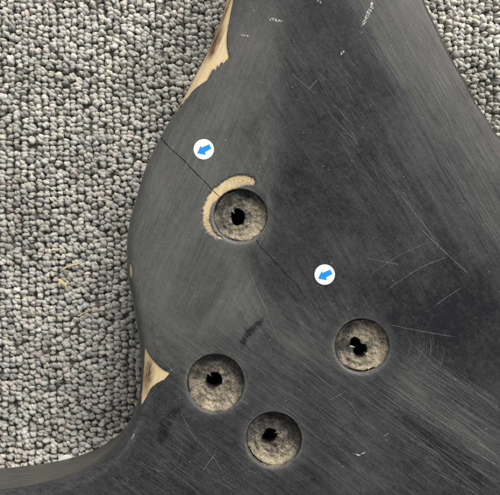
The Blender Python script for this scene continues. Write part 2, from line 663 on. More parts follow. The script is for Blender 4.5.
def wear_shade(P):  # sanding wear, with some shade and reflections put into the tone
    x, y = P[:, 0], P[:, 1]
    px, py = x + 250, 247.5 - y
    warp = 26 * (fbm(x * 0.018, y * 0.018, 3) - 0.5)
    _, sd = bare(P)
    heel = 1 - sstep(-48, 34, px - (262 - 0.10 * (py - 150)) + 1.5 * warp)
    heel *= 1 - sstep(300, 420, py + 0.2 * (px - 150) + warp)
    slope = sstep(2, 20, sd + 0.4 * warp)
    low = sstep(290, 370, py - 0.10 * (px - 250) + warp) * (1 - slope)
    sand_shade = np.full(len(P), 0.15)
    sand_shade += heel * (0.58 - 0.22 * (1 - sstep(20, 190, py)))  # less towards the top: tone darkened to offset the lamp's glare
    sand_shade += 0.05 * (1 - sstep(10, 75, np.abs(px - 268 + warp * 0.6))) * (1 - sstep(180, 260, py))
    sand_shade += slope * (0.21 - 0.04 * (1 - sstep(0, 160, py)))  # besides sanding, the slope's tilt to the light lightens its colour
    sand_shade += 0.32 * blob(P, 285, 325, 50, 34, 35, 0.9) + 0.10 * blob(P, 330, 215, 60, 60, 0, 0.9) - 0.16 * blob(P, 325, 15, 50, 50, 0, 0.9)
    sand_shade += 0.05 * low
    # sanded streaks around the ridge; light and dark reflection bands painted into the tone
    sand_shade += 0.15 * blob(P, 426, 172, 88, 10, 58, 0.9)
    sand_shade -= 0.08 * blob(P, 368, 78, 65, 8, 59, 0.95)
    sand_shade -= 0.13 * blob(P, 428, 128, 62, 10, 55, 0.95)
    sand_shade += 0.12 * blob(P, 300, 40, 60, 40, 30, 0.9)
    sand_shade += 0.20 * blob(P, 266, 165, 85, 8, 92, 0.95) * sstep(0.35, 0.65, fbm(x * 0.16 + 4, y * 0.035, 3))
    # darker, less sanded fields
    sand_shade -= 0.16 * polymask(P, [(205, 236), (212, 255), (229, 262), (224, 286), (207, 316), (186, 322), (168, 304), (182, 262)], 7)
    sand_shade -= 0.12 * polymask(P, [(246, 260), (258, 254), (290, 285), (320, 330), (290, 330), (262, 300)], 6)
    sand_shade += 0.10 * polymask(P, [(228, 258), (244, 258), (262, 320), (250, 345), (226, 330), (212, 312), (226, 288)], 7)
    sand_shade -= 0.12 * blob(P, 315, 175, 55, 70, -20, 0.9)
    sand_shade -= 0.12 * blob(P, 450, 330, 60, 40, 10, 0.9)
    sand_shade += 0.20 * blob(P, 440, 415, 95, 20, 35, 0.9)
    sand_shade -= 0.20 * blob(P, 428, 432, 80, 10, 42, 0.9)
    sand_shade += 0.10 * blob(P, 320, 440, 70, 30, 36, 0.9)
    # smears where the sanding slurry was wiped
    sand_shade -= 0.48 * polymask(P, [(240, 345), (243, 336), (249, 328), (256, 322), (263, 318), (262, 322), (255, 331), (248, 340), (243, 347)], 1.2)
    sand_shade -= 0.30 * polymask(P, [(158, 440), (160, 428), (166, 417), (174, 409), (184, 404), (182, 409), (174, 418), (168, 430), (164, 442)], 2.2)
    # paler rims round the recesses and along the edges
    for r in RECESS:
        q = np.hypot(x - r['g'][0], y - r['g'][1]) - r['r']
        sand_shade += 0.22 * np.clip(1 - q / 9.0, 0, 1) * (0.6 + 0.8 * fbm(x * 0.05, y * 0.05, 3)) * (q > -3)
        sand_shade += 0.34 * np.clip(1 - q / 2.2, 0, 1) * (q > -3)
    d = seg_dist(P, loop)
    sand_shade += 0.20 * np.clip(1 - np.abs(d - 11) / 5, 0, 1) * sstep(380, 430, py)
    sand_shade += 0.16 * (1 - sstep(0, 9, d)) * (py > 300)
    sand_shade -= 0.30 * (1 - sstep(2, 9, d)) * ((py > 265) & (py < 395) & (px < 200))  # shade of the steep left rounding, put into the colour
    sand_shade += 0.22 * (fbm(x * 0.035 + 3, y * 0.035, 4) - 0.5)
    return np.clip(sand_shade, 0.02, 1.2), np.clip(heel, 0, 1), np.clip(low, 0, 1)


def submesh(faces):
    faces = [ccw(f) for f in faces]
    used = sorted({i for f in faces for i in f})
    ix = {v: k for k, v in enumerate(used)}
    return used, [[ix[i] for i in f] for f in faces], ix


# ------------------------------------------------------------------ the guitar body
body = bpy.data.objects.new('guitar_body', None)
COL.objects.link(body)
body.empty_display_size = 0.02
tag(body, 'worn black guitar body with four round screw recesses, lying on the carpet', 'guitar body')

used, fcs, ix = submesh(groups['paint'])
verts = [(V2[i][0], V2[i][1], ZV[i]) for i in used]
# paint lips: short walls down to the chips
edge_n = {}
for f in fcs:
    for a, b in ((f[0], f[1]), (f[1], f[2]), (f[2], f[0])):
        edge_n[(a, b)] = 1
border = [(a, b) for (a, b) in edge_n if (b, a) not in edge_n]
other = {}
for f, k in zip(TRI, tri_cls):
    g = ccw(f)
    for a, b in ((g[0], g[1]), (g[1], g[2]), (g[2], g[0])):
        other[(a, b)] = k
inv = {k: v for v, k in ix.items()}
low = {}
CHIP_DEPTH, CRACK_DEPTH = 1.15, 5.0
crack_walls_v, crack_walls_f = [], []
for a, b in border:
    k = other.get((inv[b], inv[a]))
    if k == 'chip':
        q = []
        for i in (a, b):
            if i not in low:
                low[i] = len(verts)
                v = verts[i]
                verts.append((v[0], v[1], v[2] - CHIP_DEPTH))
            q.append(low[i])
        fcs.append([b, a, q[0], q[1]])
    elif k == 'crack':
        n0 = len(crack_walls_v)
        va, vb = verts[a], verts[b]
        crack_walls_v += [vb, va, (va[0], va[1], va[2] - CRACK_DEPTH), (vb[0], vb[1], vb[2] - CRACK_DEPTH)]
        crack_walls_f.append([n0, n0 + 1, n0 + 2, n0 + 3])
verts = np.array(verts)
sand_shade, wh, wl = wear_shade(verts[:, :2])
paint = mesh_np('painted_back', verts, fcs, M_paint, body, True, dict(sand_shade=sand_shade, w_heel=wh, w_low=wl))
paint['label'] = 'scuffed, sanded black painted back with pale streaks'

# crack: a real narrow groove
used, cf, _ = submesh(groups['crack'])
cv = [(V2[i][0], V2[i][1], ZV[i] - CRACK_DEPTH) for i in used]
n0 = len(cv)
cv += crack_walls_v
cf += [[i + n0 for i in f] for f in crack_walls_f]
crack = mesh_np('crack', cv, cf, M_crack, body, False)
crack['label'] = 'thin dark crack running through the recess with the bare crescent'

# chips of bare wood
for k, (poly, lab) in enumerate(CHIPS):
    used, cf, _ = submesh(chip_faces[k])
    p = V2[used]
    z = ZV[used] - CHIP_DEPTH + 0.25 * (fbm(p[:, 0] * 0.25, p[:, 1] * 0.06, 3) - 0.5)
    n = len(used)
    stain = np.zeros(n)
    grime = np.zeros(n)
    if k == 0:
        stain = 0.95 * blob(p, 215.6, 41, 15, 3.4, -66, 0.75) + 0.75 * blob(p, 224.5, 12, 24, 1.6, -69, 0.8) + 0.25 * blob(p, 210.5, 52, 8, 4, -60, 0.8)
        grime = 0.5 * (1 - sstep(0, 2.5, seg_dist(p, poly)))
    elif k == 1:
        stain = 0.9 * blob(p, 148.0, 375, 15, 4.2, -82, 0.8)
        grime = 0.35 * (1 - sstep(0, 1.6, seg_dist(p, poly)))
    elif k == 3:
        grime = 1.6 * blob(p, 243, 178.5, 13, 6, 0, 0.8) + 1.3 * blob(p, 208, 227, 9, 6, 60, 0.8) + 0.06 + 0.6 * (1 - sstep(0, 2.6, seg_dist(p, poly)))
    o = mesh_np('bare_wood_chip', np.column_stack([p, z]), cf, M_wood, body, True, dict(stain=np.clip(stain, 0, 1), grime=np.clip(grime, 0, 1)))
    o['label'] = lab

# sides
n = len(loop)
zt = height(loop, np.zeros(n))
tan = np.roll(loop, -1, 0) - np.roll(loop, 1, 0)
tan /= np.linalg.norm(tan, axis=1)[:, None]
area2 = np.sum(loop[:, 0] * np.roll(loop[:, 1], -1) - np.roll(loop[:, 0], -1) * loop[:, 1])
outn = np.stack([tan[:, 1], -tan[:, 0]], 1) * (1 if area2 > 0 else -1)
sv, sf = [], []
prof = [(0, 0), (0.25, 0.03), (0.3, 0.15), (0.3, 0.4), (0.3, 0.65), (0.3, 0.86), (-0.6, 0.93), (-2.6, 0.98), (-6, 1.0)]
for off, t in prof:
    wob = 0.0 if t == 0 else 0.25
    q = loop + outn * off
    zz = zt + (-THICK - 0.5 - zt) * t
    sv.append(np.column_stack([q, zz]))
sv = np.vstack(sv)
for r_ in range(len(prof) - 1):
    for i in range(n):
        j = (i + 1) % n
        f = [r_ * n + i, r_ * n + j, (r_ + 1) * n + j, (r_ + 1) * n + i]
        sf.append(f if area2 < 0 else f[::-1])
side = mesh_np('side_wall', sv, sf, M_side, body)
side['label'] = 'rounded, dull black side of the body'

# ------------------------------------------------------------------ screw recesses
for r in RECESS:
    g, a, rr = r['g'], r['ang'], r['rad']
    na = len(a)
    zt_ = height(r['loop'])
    dep = r['depth']
    # rim: paint lip rolling into the bore
    rv, rf = [], []
    rp = [(0, 0), (-0.35, -0.25), (-0.6, -0.9), (-0.7, -2.2)]
    for off, dz in rp:
        q = g + np.stack([np.cos(a), np.sin(a)], 1) * (rr + off)[:, None]
        rv.append(np.column_stack([q, zt_ + dz]))
    rv = np.vstack(rv)
    for k in range(len(rp) - 1):
        for i in range(na):
            j = (i + 1) % na
            rf.append([k * na + j, k * na + i, (k + 1) * na + i, (k + 1) * na + j])
    # floor and wall of the bore
    zf = -dep
    hole_polys = []
    for hx, hy, rx, ry, ang in r['hole']:
        hc = G(hx, hy, zf)
        t = np.linspace(0, 2 * math.pi, 44, endpoint=False)
        jag = 1 + rng.normal(0, 0.035, 44) + 0.30 * (fbm(np.cos(t) * 1.3 + hx, np.sin(t) * 1.3 + hy, 3) - 0.5)
        u, v = rx * np.cos(t) * jag, ry * np.sin(t) * jag
        al = -math.radians(-ang)
        hole_polys.append(np.stack([hc[0] + u * math.cos(al) - v * math.sin(al), hc[1] + u * math.sin(al) + v * math.cos(al)], 1))
    R_in = rr - 0.7
    fl = g + np.stack([np.cos(a), np.sin(a)], 1) * (R_in - 0.5)[:, None]
    gp = grid_pts(g[0] - 32, g[0] + 32, g[1] - 32, g[1] + 32, 0.95, 0.3)
    q = np.hypot(gp[:, 0] - g[0], gp[:, 1] - g[1])
    gp = gp[q < R_in.min() - 1.2]
    vi = [ccw_poly(p) for p in [fl] + hole_polys]
    fi, bb = [], 0
    for p in vi:
        fi.append(list(range(bb, bb + len(p))))
        bb += len(p)
    allp = np.vstack(vi + [gp])
    rs = delaunay_2d_cdt([Vector((float(x_), float(y_))) for x_, y_ in allp], [], fi, 0, 1e-5, True)
    fv = np.array([(v.x, v.y) for v in rs[0]])
    ff = []
    hole_edges = {}
    for f, ids in zip(rs[2], rs[5]):
        ids = set(ids)
        A, B, C_ = fv[f[0]], fv[f[1]], fv[f[2]]
        ff_ = list(f) if (B[0] - A[0]) * (C_[1] - A[1]) - (B[1] - A[1]) * (C_[0] - A[0]) > 0 else list(f)[::-1]
        if ids == {0}:
            ff.append(ff_)
    e_set = {(f[i], f[(i + 1) % 3]) for f in ff for i in range(3)}
    dc = np.hypot(fv[:, 0] - g[0], fv[:, 1] - g[1]) / r['r']
    dh = np.min([seg_dist(fv, hp) for hp in hole_polys], axis=0)
    gran = fbm(fv[:, 0] * 0.36 + g[0], fv[:, 1] * 0.36, 4) - 0.5
    big = fbm(fv[:, 0] * 0.09 + g[0], fv[:, 1] * 0.09 + 4, 2) - 0.5
    ringw = np.sin(dc * r['r'] * 1.15)
    fz = zf + 5.0 * sstep(0.74, 1.0, dc) ** 1.4 + 4.2 * gran + 1.6 * big + 0.40 * ringw - 3.2 * np.exp(-((dc - 0.945) / 0.018) ** 2) * (0.25 + sstep(0.35, 0.6, fbm(fv[:, 0] * .06, fv[:, 1] * .06 + 3, 2))) + 0.8 * np.clip(1 - dh / 2.5, 0, 1) * (fbm(fv[:, 0] * .5, fv[:, 1] * .5 + 8, 2) - 0.4)
    # grime plus painted shade on the upper side, bare fibres plus painted light below
    cb, cy = r['clean_lit']
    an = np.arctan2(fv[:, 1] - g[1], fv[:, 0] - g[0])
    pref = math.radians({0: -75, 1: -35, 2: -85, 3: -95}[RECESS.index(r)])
    clean_lit = cb + (cy - 0.12) * np.cos(an - pref) * sstep(0.15, 0.9, dc) + 0.5 * big
    clean_lit -= 0.16 * np.clip(1 - dh / 2.0, 0, 1)
    clean_lit -= 0.55 * sstep(0.90, 0.99, dc) * (0.4 + 0.9 * fbm(fv[:, 0] * .12, fv[:, 1] * .12, 2))  # shade of the gap round the floor, darkened in the colour
    holder_v = np.column_stack([fv, fz])
    # bore wall from the rim down to the floor edge
    nwall = len(holder_v)
    wv = [np.column_stack([g + np.stack([np.cos(a), np.sin(a)], 1) * (rr - 0.7)[:, None], zt_ - 2.2])]
    zedge = zf + 5.0
    for t in (0.4, 0.75, 1.0):
        q = g + np.stack([np.cos(a), np.sin(a)], 1) * (rr - 0.7 - 0.5 * t + rng.normal(0, 0.05, na))[:, None]
        wv.append(np.column_stack([q, (zt_ - 2.2) * (1 - t) + (zedge + 0.3 - 1.2 * t) * t + 1.0 * (fbm(q[:, 0] * .3, q[:, 1] * .3, 2) - 0.5) * (t < 1)]))
    wv = np.vstack(wv)
    wf = []
    for k in range(3):
        for i in range(na):
            j = (i + 1) % na
            wf.append([nwall + k * na + j, nwall + k * na + i, nwall + (k + 1) * na + i, nwall + (k + 1) * na + j])
    wclean_lit = np.tile(0.22 + 0.3 * np.cos(a - pref), 4)  # wall coloured likewise: shaded and grimy above, lit below
    rec = mesh_np('screw_recess', np.vstack([holder_v, wv]), ff + wf, M_recess, body, True, dict(clean_lit=np.concatenate([np.clip(clean_lit, -0.3, 1.2), wclean_lit])))
    rec['label'] = r['label']
    rim = mesh_np('rim', rv, rf, M_paint, rec, True, dict(sand_shade=np.clip(np.tile(0.45 + 0.5 * rng.random(na), 4), 0, 1), w_heel=np.zeros(4 * na), w_low=np.zeros(4 * na)))
    # the shaft of the screw hole, from the edge of the floor opening down
    hb = [(x_, y_) for (x_, y_) in e_set if (y_, x_) not in e_set and dc[x_] < 0.8]
    ids = sorted({i for e in hb for i in e})
    im = {v: k for k, v in enumerate(ids)}
    top = holder_v[ids]
    m_ = top[:, :2].mean(0)
    lv = []
    for t, shr in ((0, 1.0), (2.5, 0.97), (10, 0.93), (50, 0.9)):
        lv.append(np.column_stack([m_ + (top[:, :2] - m_) * shr, top[:, 2] - t]))
    hv = np.vstack(lv)
    nh = len(ids)
    hf = []
    for k in range(3):
        for x_, y_ in hb:
            i, j = im[x_], im[y_]
            hf.append([k * nh + j, k * nh + i, (k + 1) * nh + i, (k + 1) * nh + j])
    hv = np.vstack([hv, [[m_[0], m_[1], zf - 53]]])
    for x_, y_ in hb:
        hf.append([3 * nh + im[y_], 3 * nh + im[x_], 4 * nh])
    mesh_np('screw_hole', hv, hf, M_hole, rec)
    # torn fibres left at the mouth of the hole
    for q_ in range(1 + (len(hole_polys) > 1)):
        e0 = top[rng.integers(0, nh)]
        if q_ == 0 and len(hole_polys) > 1:
            e0 = top[np.argmin(np.hypot(*(top[:, :2] - np.array(G(351.5, 346.5, zf))).T))]
        inw = np.append((m_ - e0[:2]) / np.linalg.norm(m_ - e0[:2]), 0)
        sd_ = np.array([-inw[1], inw[0], 0])
        Lf = rng.uniform(1.6, 3.4) if q_ else 4.2
        b0_ = e0 - inw * 1.2 + [0, 0, 0.4]
        wf_ = rng.uniform(0.5, 1.0)
        tip = b0_ + inw * (Lf + 1.2) + sd_ * rng.normal(0, 0.8) + [0, 0, rng.uniform(-0.6, 0.8)]
        mid = b0_ + inw * Lf * 0.55
        tv = [b0_ - sd_ * wf_, b0_ + sd_ * wf_, mid + sd_ * wf_ * 0.7 + [0, 0, 0.6], mid - sd_ * wf_ * 0.7 + [0, 0, 0.6], tip,
              b0_ - [0, 0, 0.7], mid - [0, 0, 0.2]]
        tf = [[0, 1, 2, 3], [3, 2, 4], [1, 5, 6, 2], [5, 0, 3, 6], [6, 4, 2], [3, 4, 6]]
        mesh_np('torn_fibre', tv, tf, M_straw if q_ == 0 and len(hole_polys) > 1 else M_recess, rec, False, dict(clean_lit=np.full(7, 0.7)))

# ------------------------------------------------------------------ scratches in the paint
def strip(pts, w, lift=0.06, taper=True, step=2.5, jig=0.0):
    p = catmull([G(a, b) for a, b in pts], step, closed=False)
    tan = np.gradient(p, axis=0)
    tan /= np.maximum(np.linalg.norm(tan, axis=1), 1e-6)[:, None]
    nr_ = np.stack([-tan[:, 1], tan[:, 0]], 1)
    if jig:
        p = p + nr_ * rng.normal(0, jig, len(p))[:, None]
    t = np.linspace(0, 1, len(p))
    ww = w * (np.clip(np.minimum(t, 1 - t) * 6, 0.12, 1) if taper else 1) * (0.75 + 0.5 * rng.random(len(p))) * 0.5
    L, R_ = p + nr_ * ww[:, None], p - nr_ * ww[:, None]
    z = height(p) + lift
    v = np.empty((2 * len(p), 3))
    v[0::2] = np.column_stack([L, z])
    v[1::2] = np.column_stack([R_, z])
    f = [[2 * i + 1, 2 * i + 3, 2 * i + 2, 2 * i] for i in range(len(p) - 1)]
    return v, f


SCR = [([(292, 74), (303, 83.5), (316, 94)], 0.55), ([(309, 89), (317, 80)], 0.6), ([(400, 194), (418, 217), (441, 247)], 0.5),
       ([(366, 258), (382, 261), (400, 265)], 0.5), ([(433.5, 307), (447, 297), (462, 287)], 0.55), ([(421, 229), (449, 256), (470, 275)], 0.65),
       ([(385, 291), (420, 268), (449, 256.5)], 0.5), ([(370, 275), (400, 255), (432, 241)], 0.35), ([(387, 324), (420, 331), (456, 337)], 0.5),
       ([(181, 414), (190, 430), (198, 445)], 0.5), ([(202, 472), (209, 462), (216, 453)], 0.6), ([(196, 440), (212, 456), (224, 474)], 0.35),
       ([(248, 268), (258, 292), (268, 315), (280, 345)], 0.34),
       ([(169, 372), (178, 366)], 0.6), ([(166, 364), (176, 374)], 0.45), ([(239, 400), (250, 405)], 0.4),
       ([(377, 376), (410, 398), (445, 424), (500, 456)], 0.5), ([(385, 382), (425, 404), (470, 436), (505, 462)], 0.35), ([(465, 447), (485, 458), (505, 470)], 0.6),
       ([(395, 366), (430, 386), (480, 420)], 0.4), ([(430, 470), (470, 490), (480, 498)], 0.4), ([(300, 360), (320, 378), (342, 395)], 0.4),
       ([(327, 110), (345, 130), (360, 146)], 0.4), ([(333, 104), (352, 124)], 0.35),
       ([(410, 346), (413, 352)], 0.2), ([(139, 460), (150, 468), (168, 472)], 0.35),
       ([(206, 180), (213, 165), (217, 150)], 0.35), ([(180, 186), (188, 170)], 0.4), ([(330, 400), (345, 392)], 0.4),
       ([(247, 470), (258, 474)], 0.35), ([(347, 397), (362, 420), (388, 437)], 0.3)]
for p, w in SCR:
    v, f = strip(p, w * 0.85, jig=0.10)
    mesh_np('scratch', v, f, M_scr, body, False)
SCUFF = [([(373, 0), (371, 8), (366, 18), (362, 26)], 2.6), ([(268, 17), (275, 20), (283, 21.5)], 2.2), ([(341, 55), (344, 50)], 1.6), ([(317, 0), (322, 2.5)], 1.6),
         ([(240, 35), (249, 36)], 1.2), ([(352, 453), (360, 455), (366, 452)], 1.3), ([(384, 436), (389, 433)], 1.1), ([(135, 433), (131, 440)], 0.9)]
for p, w in SCUFF:
    v, f = strip(p, w * 1.2, 0.08, step=1.2, jig=0.35)
    o = mesh_np('scuff_mark', v, f, M_scuff, body, False)

# the haze of fine sanding lines (too many to count)
fv_, ff_ = [], []


def fine_field(nn, region, ang, dang, lmin, lmax, wmin=0.16, wmax=0.34):
    global fv_, ff_
    lp = np.array([G(*p) for p in region])
    lo_, hi_ = lp.min(0), lp.max(0)
    c = rng.uniform(lo_, hi_, (nn * 3, 2))
    c = c[inside(c, lp)][:nn]
    an = np.radians(-ang + rng.normal(0, dang, len(c)))
    L = rng.uniform(lmin, lmax, len(c)) ** 1.0
    w = rng.uniform(wmin, wmax, len(c)) * 0.5
    tx, ty = np.cos(an), np.sin(an)
    bend = rng.normal(0, 0.02, len(c))
    K = 5
    allp = []
    for k in range(K):
        t = (k / (K - 1) - 0.5) * L
        b = bend * t * t / np.maximum(L, 1)
        allp.append(np.stack([c[:, 0] + tx * t - ty * b, c[:, 1] + ty * t + tx * b], 1))
    allp = np.stack(allp, 1)
    flat = allp.reshape(-1, 2)
    ok = inside(flat, loop)
    dd = seg_dist(flat, loop)
    for r in RECESS:
        ok &= np.hypot(flat[:, 0] - r['g'][0], flat[:, 1] - r['g'][1]) > r['r'] + 0.8
    for ch, _ in CHIPS:
        ok &= ~inside(flat, ch)
    ok &= dd > 5
    ok = ok.reshape(-1, K).all(1)
    z = (height(flat, dd) + 0.05).reshape(-1, K)
    for i in np.nonzero(ok)[0]:
        b0 = len(fv_)
        for k in range(K):
            s = w[i] * (0.25 if k in (0, K - 1) else 1)
            x_, y_ = allp[i, k]
            fv_.append((x_ - ty[i] * s, y_ + tx[i] * s, z[i, k]))
            fv_.append((x_ + ty[i] * s, y_ - tx[i] * s, z[i, k]))
        for k in range(K - 1):
            ff_.append([b0 + 2 * k + 1, b0 + 2 * k, b0 + 2 * k + 2, b0 + 2 * k + 3])


fine_field(300, [(130, 120), (210, 60), (265, 60), (262, 250), (210, 330), (140, 330)], 104, 7, 6, 26, 0.12, 0.26)
fine_field(90, [(225, 40), (285, 10), (285, 200), (262, 240)], 84, 10, 6, 18, 0.12, 0.24)
fine_field(900, [(140, 420), (190, 330), (340, 300), (500, 400), (500, 495), (70, 495)], 37, 6, 10, 60)
fine_field(260, [(400, 345), (500, 400), (500, 495), (430, 470), (370, 390)], 34, 4, 20, 80, 0.2, 0.45)
fine_field(420, [(345, 0), (420, 0), (500, 140), (500, 270), (400, 110)], 59, 5, 12, 60)
fine_field(200, [(290, 60), (350, 40), (430, 210), (380, 210)], 52, 7, 6, 30)
fine_field(80, [(270, 120), (380, 150), (480, 280), (400, 330), (290, 270)], 40, 14, 5, 22)
fine_field(120, [(130, 330), (190, 320), (260, 495), (100, 495)], -30, 30, 5, 22)
# swirl left by a rubbing pad beside the recess with the figure-eight hole
for k in range(34):
    q0 = np.array(G(395, 346))
    rad_ = rng.uniform(14, 50)
    a0 = math.radians(rng.normal(-8, 14))
    K = 7
    aa = a0 + np.linspace(-0.5, 0.5, K) * rng.uniform(6, 22) / rad_
    pp = np.stack([q0[0] + rad_ * np.cos(aa), q0[1] + rad_ * np.sin(aa)], 1)
    if (np.hypot(*(pp - RECESS[1]['g']).T) < RECESS[1]['r'] + 2).any():
        continue
    zz_ = height(pp) + 0.05
    b0 = len(fv_)
    w_ = rng.uniform(0.08, 0.2)
    for i in range(K):
        rad_v = (pp[i] - q0) / rad_
        e_ = 0.3 if i in (0, K - 1) else 1
        fv_.append((*(pp[i] - rad_v * w_ * e_), zz_[i]))
        fv_.append((*(pp[i] + rad_v * w_ * e_), zz_[i]))
    for i in range(K - 1):
        ff_.append([b0 + 2 * i, b0 + 2 * i + 1, b0 + 2 * i + 3, b0 + 2 * i + 2])
o = mesh_np('fine_scratches', fv_, ff_, M_fine, body, False)
tag(o, kind='stuff')

# ------------------------------------------------------------------ arrow stickers
ARROW = [(180, 283), (215, 205), (222, 226), (300, 193), (321, 236), (258, 271), (266, 298)]
for cx, cy, lab in ((203.7, 149.2, 'round white sticker with blue arrow beside the dark crack, nearer the carpet'),
                    (324.7, 274.6, 'round white sticker with blue arrow in the dark middle of the body')):
    root = bpy.data.objects.new('arrow_sticker', None)
    COL.objects.link(root)
    c = np.array(G(cx, cy))
    z0 = float(height(c[None])[0])
    root.location = W((c[0], c[1], z0))
    root.empty_display_size = 0.003
    tag(root, lab, 'sticker', 'blue arrow stickers on the body')
    nn = 72
    def onsurf(q, up):
        return np.column_stack([q - c, height(q) - z0 + up])
    v0 = onsurf(circle(c, 10.2, nn), 0.05)
    v1 = onsurf(circle(c, 10.2, nn), 0.34)
    v2 = onsurf(circle(c, 9.9, nn), 0.42)
    v3 = onsurf(circle(c, 5.0, nn), 0.42)
    v4 = onsurf(c[None], 0.42)
    vv = np.vstack([v0, v1, v2, v3, v4])
    f = []
    for k in range(3):
        for i in range(nn):
            j = (i + 1) % nn
            f.append([k * nn + i, k * nn + j, (k + 1) * nn + j, (k + 1) * nn + i])
    f += [[3 * nn + i, 3 * nn + (i + 1) % nn, 4 * nn] for i in range(nn)]

    def local_mesh(name, vv, f, m):
        me = bpy.data.meshes.new(name)
        me.from_pydata((np.asarray(vv) * S).tolist(), [], f)
        me.materials.append(m)
        me.update()
        o = bpy.data.objects.new(name, me)
        COL.objects.link(o)
        o.parent = root
        return o
    local_mesh('paper_disc', vv, f, M_white)
    ap = np.array([((x_ - 245) / 9.9, -(y_ - 243) / 9.9) for x_, y_ in ARROW]) + c
    av = np.vstack([onsurf(ap, 0.50), onsurf(ap, 0.30)])
    m_ = len(ap)
    # fan of the concave outline: head triangle, two barbs, shaft
    af = [[0, 2, 1], [0, 6, 5], [0, 5, 2], [2, 5, 4], [2, 4, 3]]
    af = [t[::-1] if np.cross(ap[t[1]] - ap[t[0]], ap[t[2]] - ap[t[0]]) < 0 else t for t in af]
    for i in range(m_):
        j = (i + 1) % m_
        af.append([j, i, m_ + i, m_ + j])
    local_mesh('arrow', av, af, M_blue)

# ------------------------------------------------------------------ dust on the paint
dv, dfc = [], []
cand = rng.uniform((-130, -247), (250, 247), (900, 2))
cand = cand[inside(cand, loop)]
dd = seg_dist(cand, loop)
ok = dd > 8
for r in RECESS:
    ok &= np.hypot(cand[:, 0] - r['g'][0], cand[:, 1] - r['g'][1]) > r['r'] + 2
cand = cand[ok][:240]
zc = height(cand)
for (x_, y_), z_ in zip(cand, zc):
    rad = 0.16 + 0.42 * rng.random() ** 4
    b0 = len(dv)
    for k in range(6):
        a_ = k * math.pi / 3 + rng.random() * 0.5
        q = rad * (0.6 + 0.6 * rng.random())
        dv.append((x_ + q * math.cos(a_), y_ + q * math.sin(a_), z_ + 0.05))
    dv.append((x_, y_, z_ + 0.05 + rad * 0.8))
    dfc += [[b0 + k, b0 + (k + 1) % 6, b0 + 6] for k in range(6)]
o = mesh_np('dust', dv, dfc, M_dust, None, False)
tag(o, 'pale specks of sanding dust scattered over the black paint', 'dust', kind='stuff')

# ------------------------------------------------------------------ carpet
ZC = -THICK
gv = [(-1900, -1900, ZC - 9), (1900, -1900, ZC - 9), (1900, 1900, ZC - 9), (-1900, 1900, ZC - 9)]
carpet = mesh_np('carpet', gv, [[0, 1, 2, 3]], M_back, None, False)
tag(carpet, 'grey loop pile carpet under the guitar body', 'carpet', kind='structure')

DX, DY = 8.0, 6.5
cols = np.arange(-400, 400, DX)
rows = np.arange(-400, 400, DY)
cx, cy = np.meshgrid(cols, rows)
col_i = np.tile(np.arange(len(cols)), (len(rows), 1))
cy = cy + (rng.uniform(0, DY, len(cols)))[None, :] + rng.normal(0, 1.0, cy.shape)
cx = cx + rng.normal(0, 1.0, cx.shape) + 9.0 * (fbm(cx * 0.022, cy * 0.02, 3) - 0.5)
C2 = np.stack([cx.ravel(), cy.ravel()], 1)
dl = seg_dist(C2, loop)
il = inside(C2, loop)
C2 = C2[~(il & (dl > 30))]
nl = len(C2)
NS, NP = 7, 11
phi = np.radians(rng.normal(12, 34, nl))
tilt = rng.normal(0, 0.22, (nl, 2))
hgt = rng.normal(6.4, 0.8, nl) + 1.6 * (fbm(C2[:, 0] * 0.03, C2[:, 1] * 0.03, 2) - 0.5)
asp = rng.uniform(1.1, 2.3, nl)
tw0 = rng.uniform(0, 2 * math.pi, nl)
twr = rng.uniform(1.2, 2.1, nl)
fat = rng.normal(1.02, 0.11, nl)
t = np.linspace(-0.45, math.pi + 0.45, NP)
ct, stn = np.cos(t), np.sin(t)
allV = []
shade_mix = fbm(C2[:, 0] * 0.016 + 9, C2[:, 1] * 0.016, 3)
base_l = 0.47 + 0.42 * (shade_mix - 0.5) + rng.normal(0, 0.055, nl)
base_l = np.where(rng.random(nl) < 0.10, base_l * 0.66, base_l)
tint = rng.normal(0, 0.018, (nl, 1)) * np.array([[1.0, 0.1, -1.0]]) + np.array([[1.045, 1.0, 0.905]])
pink = (rng.random(nl) < 0.10)[:, None] * np.array([[0.04, -0.02, 0.0]])
rgb = np.clip(base_l[:, None] * (tint + pink), 0.06, 0.85)
colV = []
for ply in (0, 1):
    th = tw0[:, None] + ply * math.pi + twr[:, None] * t[None, :]
    off = 1.24 * fat[:, None]
    # frame along the arch: radial (n) and sideways (b)
    px_ = asp[:, None] * ct[None] * 1.0
    pz_ = hgt[:, None] * stn[None] - 6.0
    nx_, nz_ = ct[None] * np.ones((nl, 1)), stn[None] * np.ones((nl, 1))
    cxp = px_ + nx_ * off * np.cos(th)
    czp = pz_ + nz_ * off * np.cos(th)
    cyp = off * np.sin(th)
    sec = np.linspace(0, 2 * math.pi, NS, endpoint=False)
    rad = 2.62 * fat[:, None, None] * (1 + rng.normal(0, 0.05, (nl, NP, 1)) + rng.normal(0, 0.045, (nl, NP, NS)))
    vx = cxp[..., None] + nx_[..., None] * rad * np.cos(sec)
    vz = czp[..., None] + nz_[..., None] * rad * np.cos(sec)
    vy = cyp[..., None] + rad * np.sin(sec) * 1.0
    vz = vz + tilt[:, 0][:, None, None] * vx + tilt[:, 1][:, None, None] * vy
    c_, s_ = np.cos(phi)[:, None, None], np.sin(phi)[:, None, None]
    X = C2[:, 0][:, None, None] + c_ * vx - s_ * vy
    Y = C2[:, 1][:, None, None] + s_ * vx + c_ * vy
    Z = ZC - 3.4 + vz
    allV.append(np.stack([X, Y, Z], -1).reshape(nl, -1, 3))
    pc = rgb * (1 + rng.normal(0, 0.06, (nl, 1)))
    colV.append(np.repeat(pc[:, None, :], NP * NS, axis=1))
V = np.concatenate(allV, 1).reshape(-1, 3)
CV = np.concatenate(colV, 1).reshape(-1, 3)
one = []
uvs = []
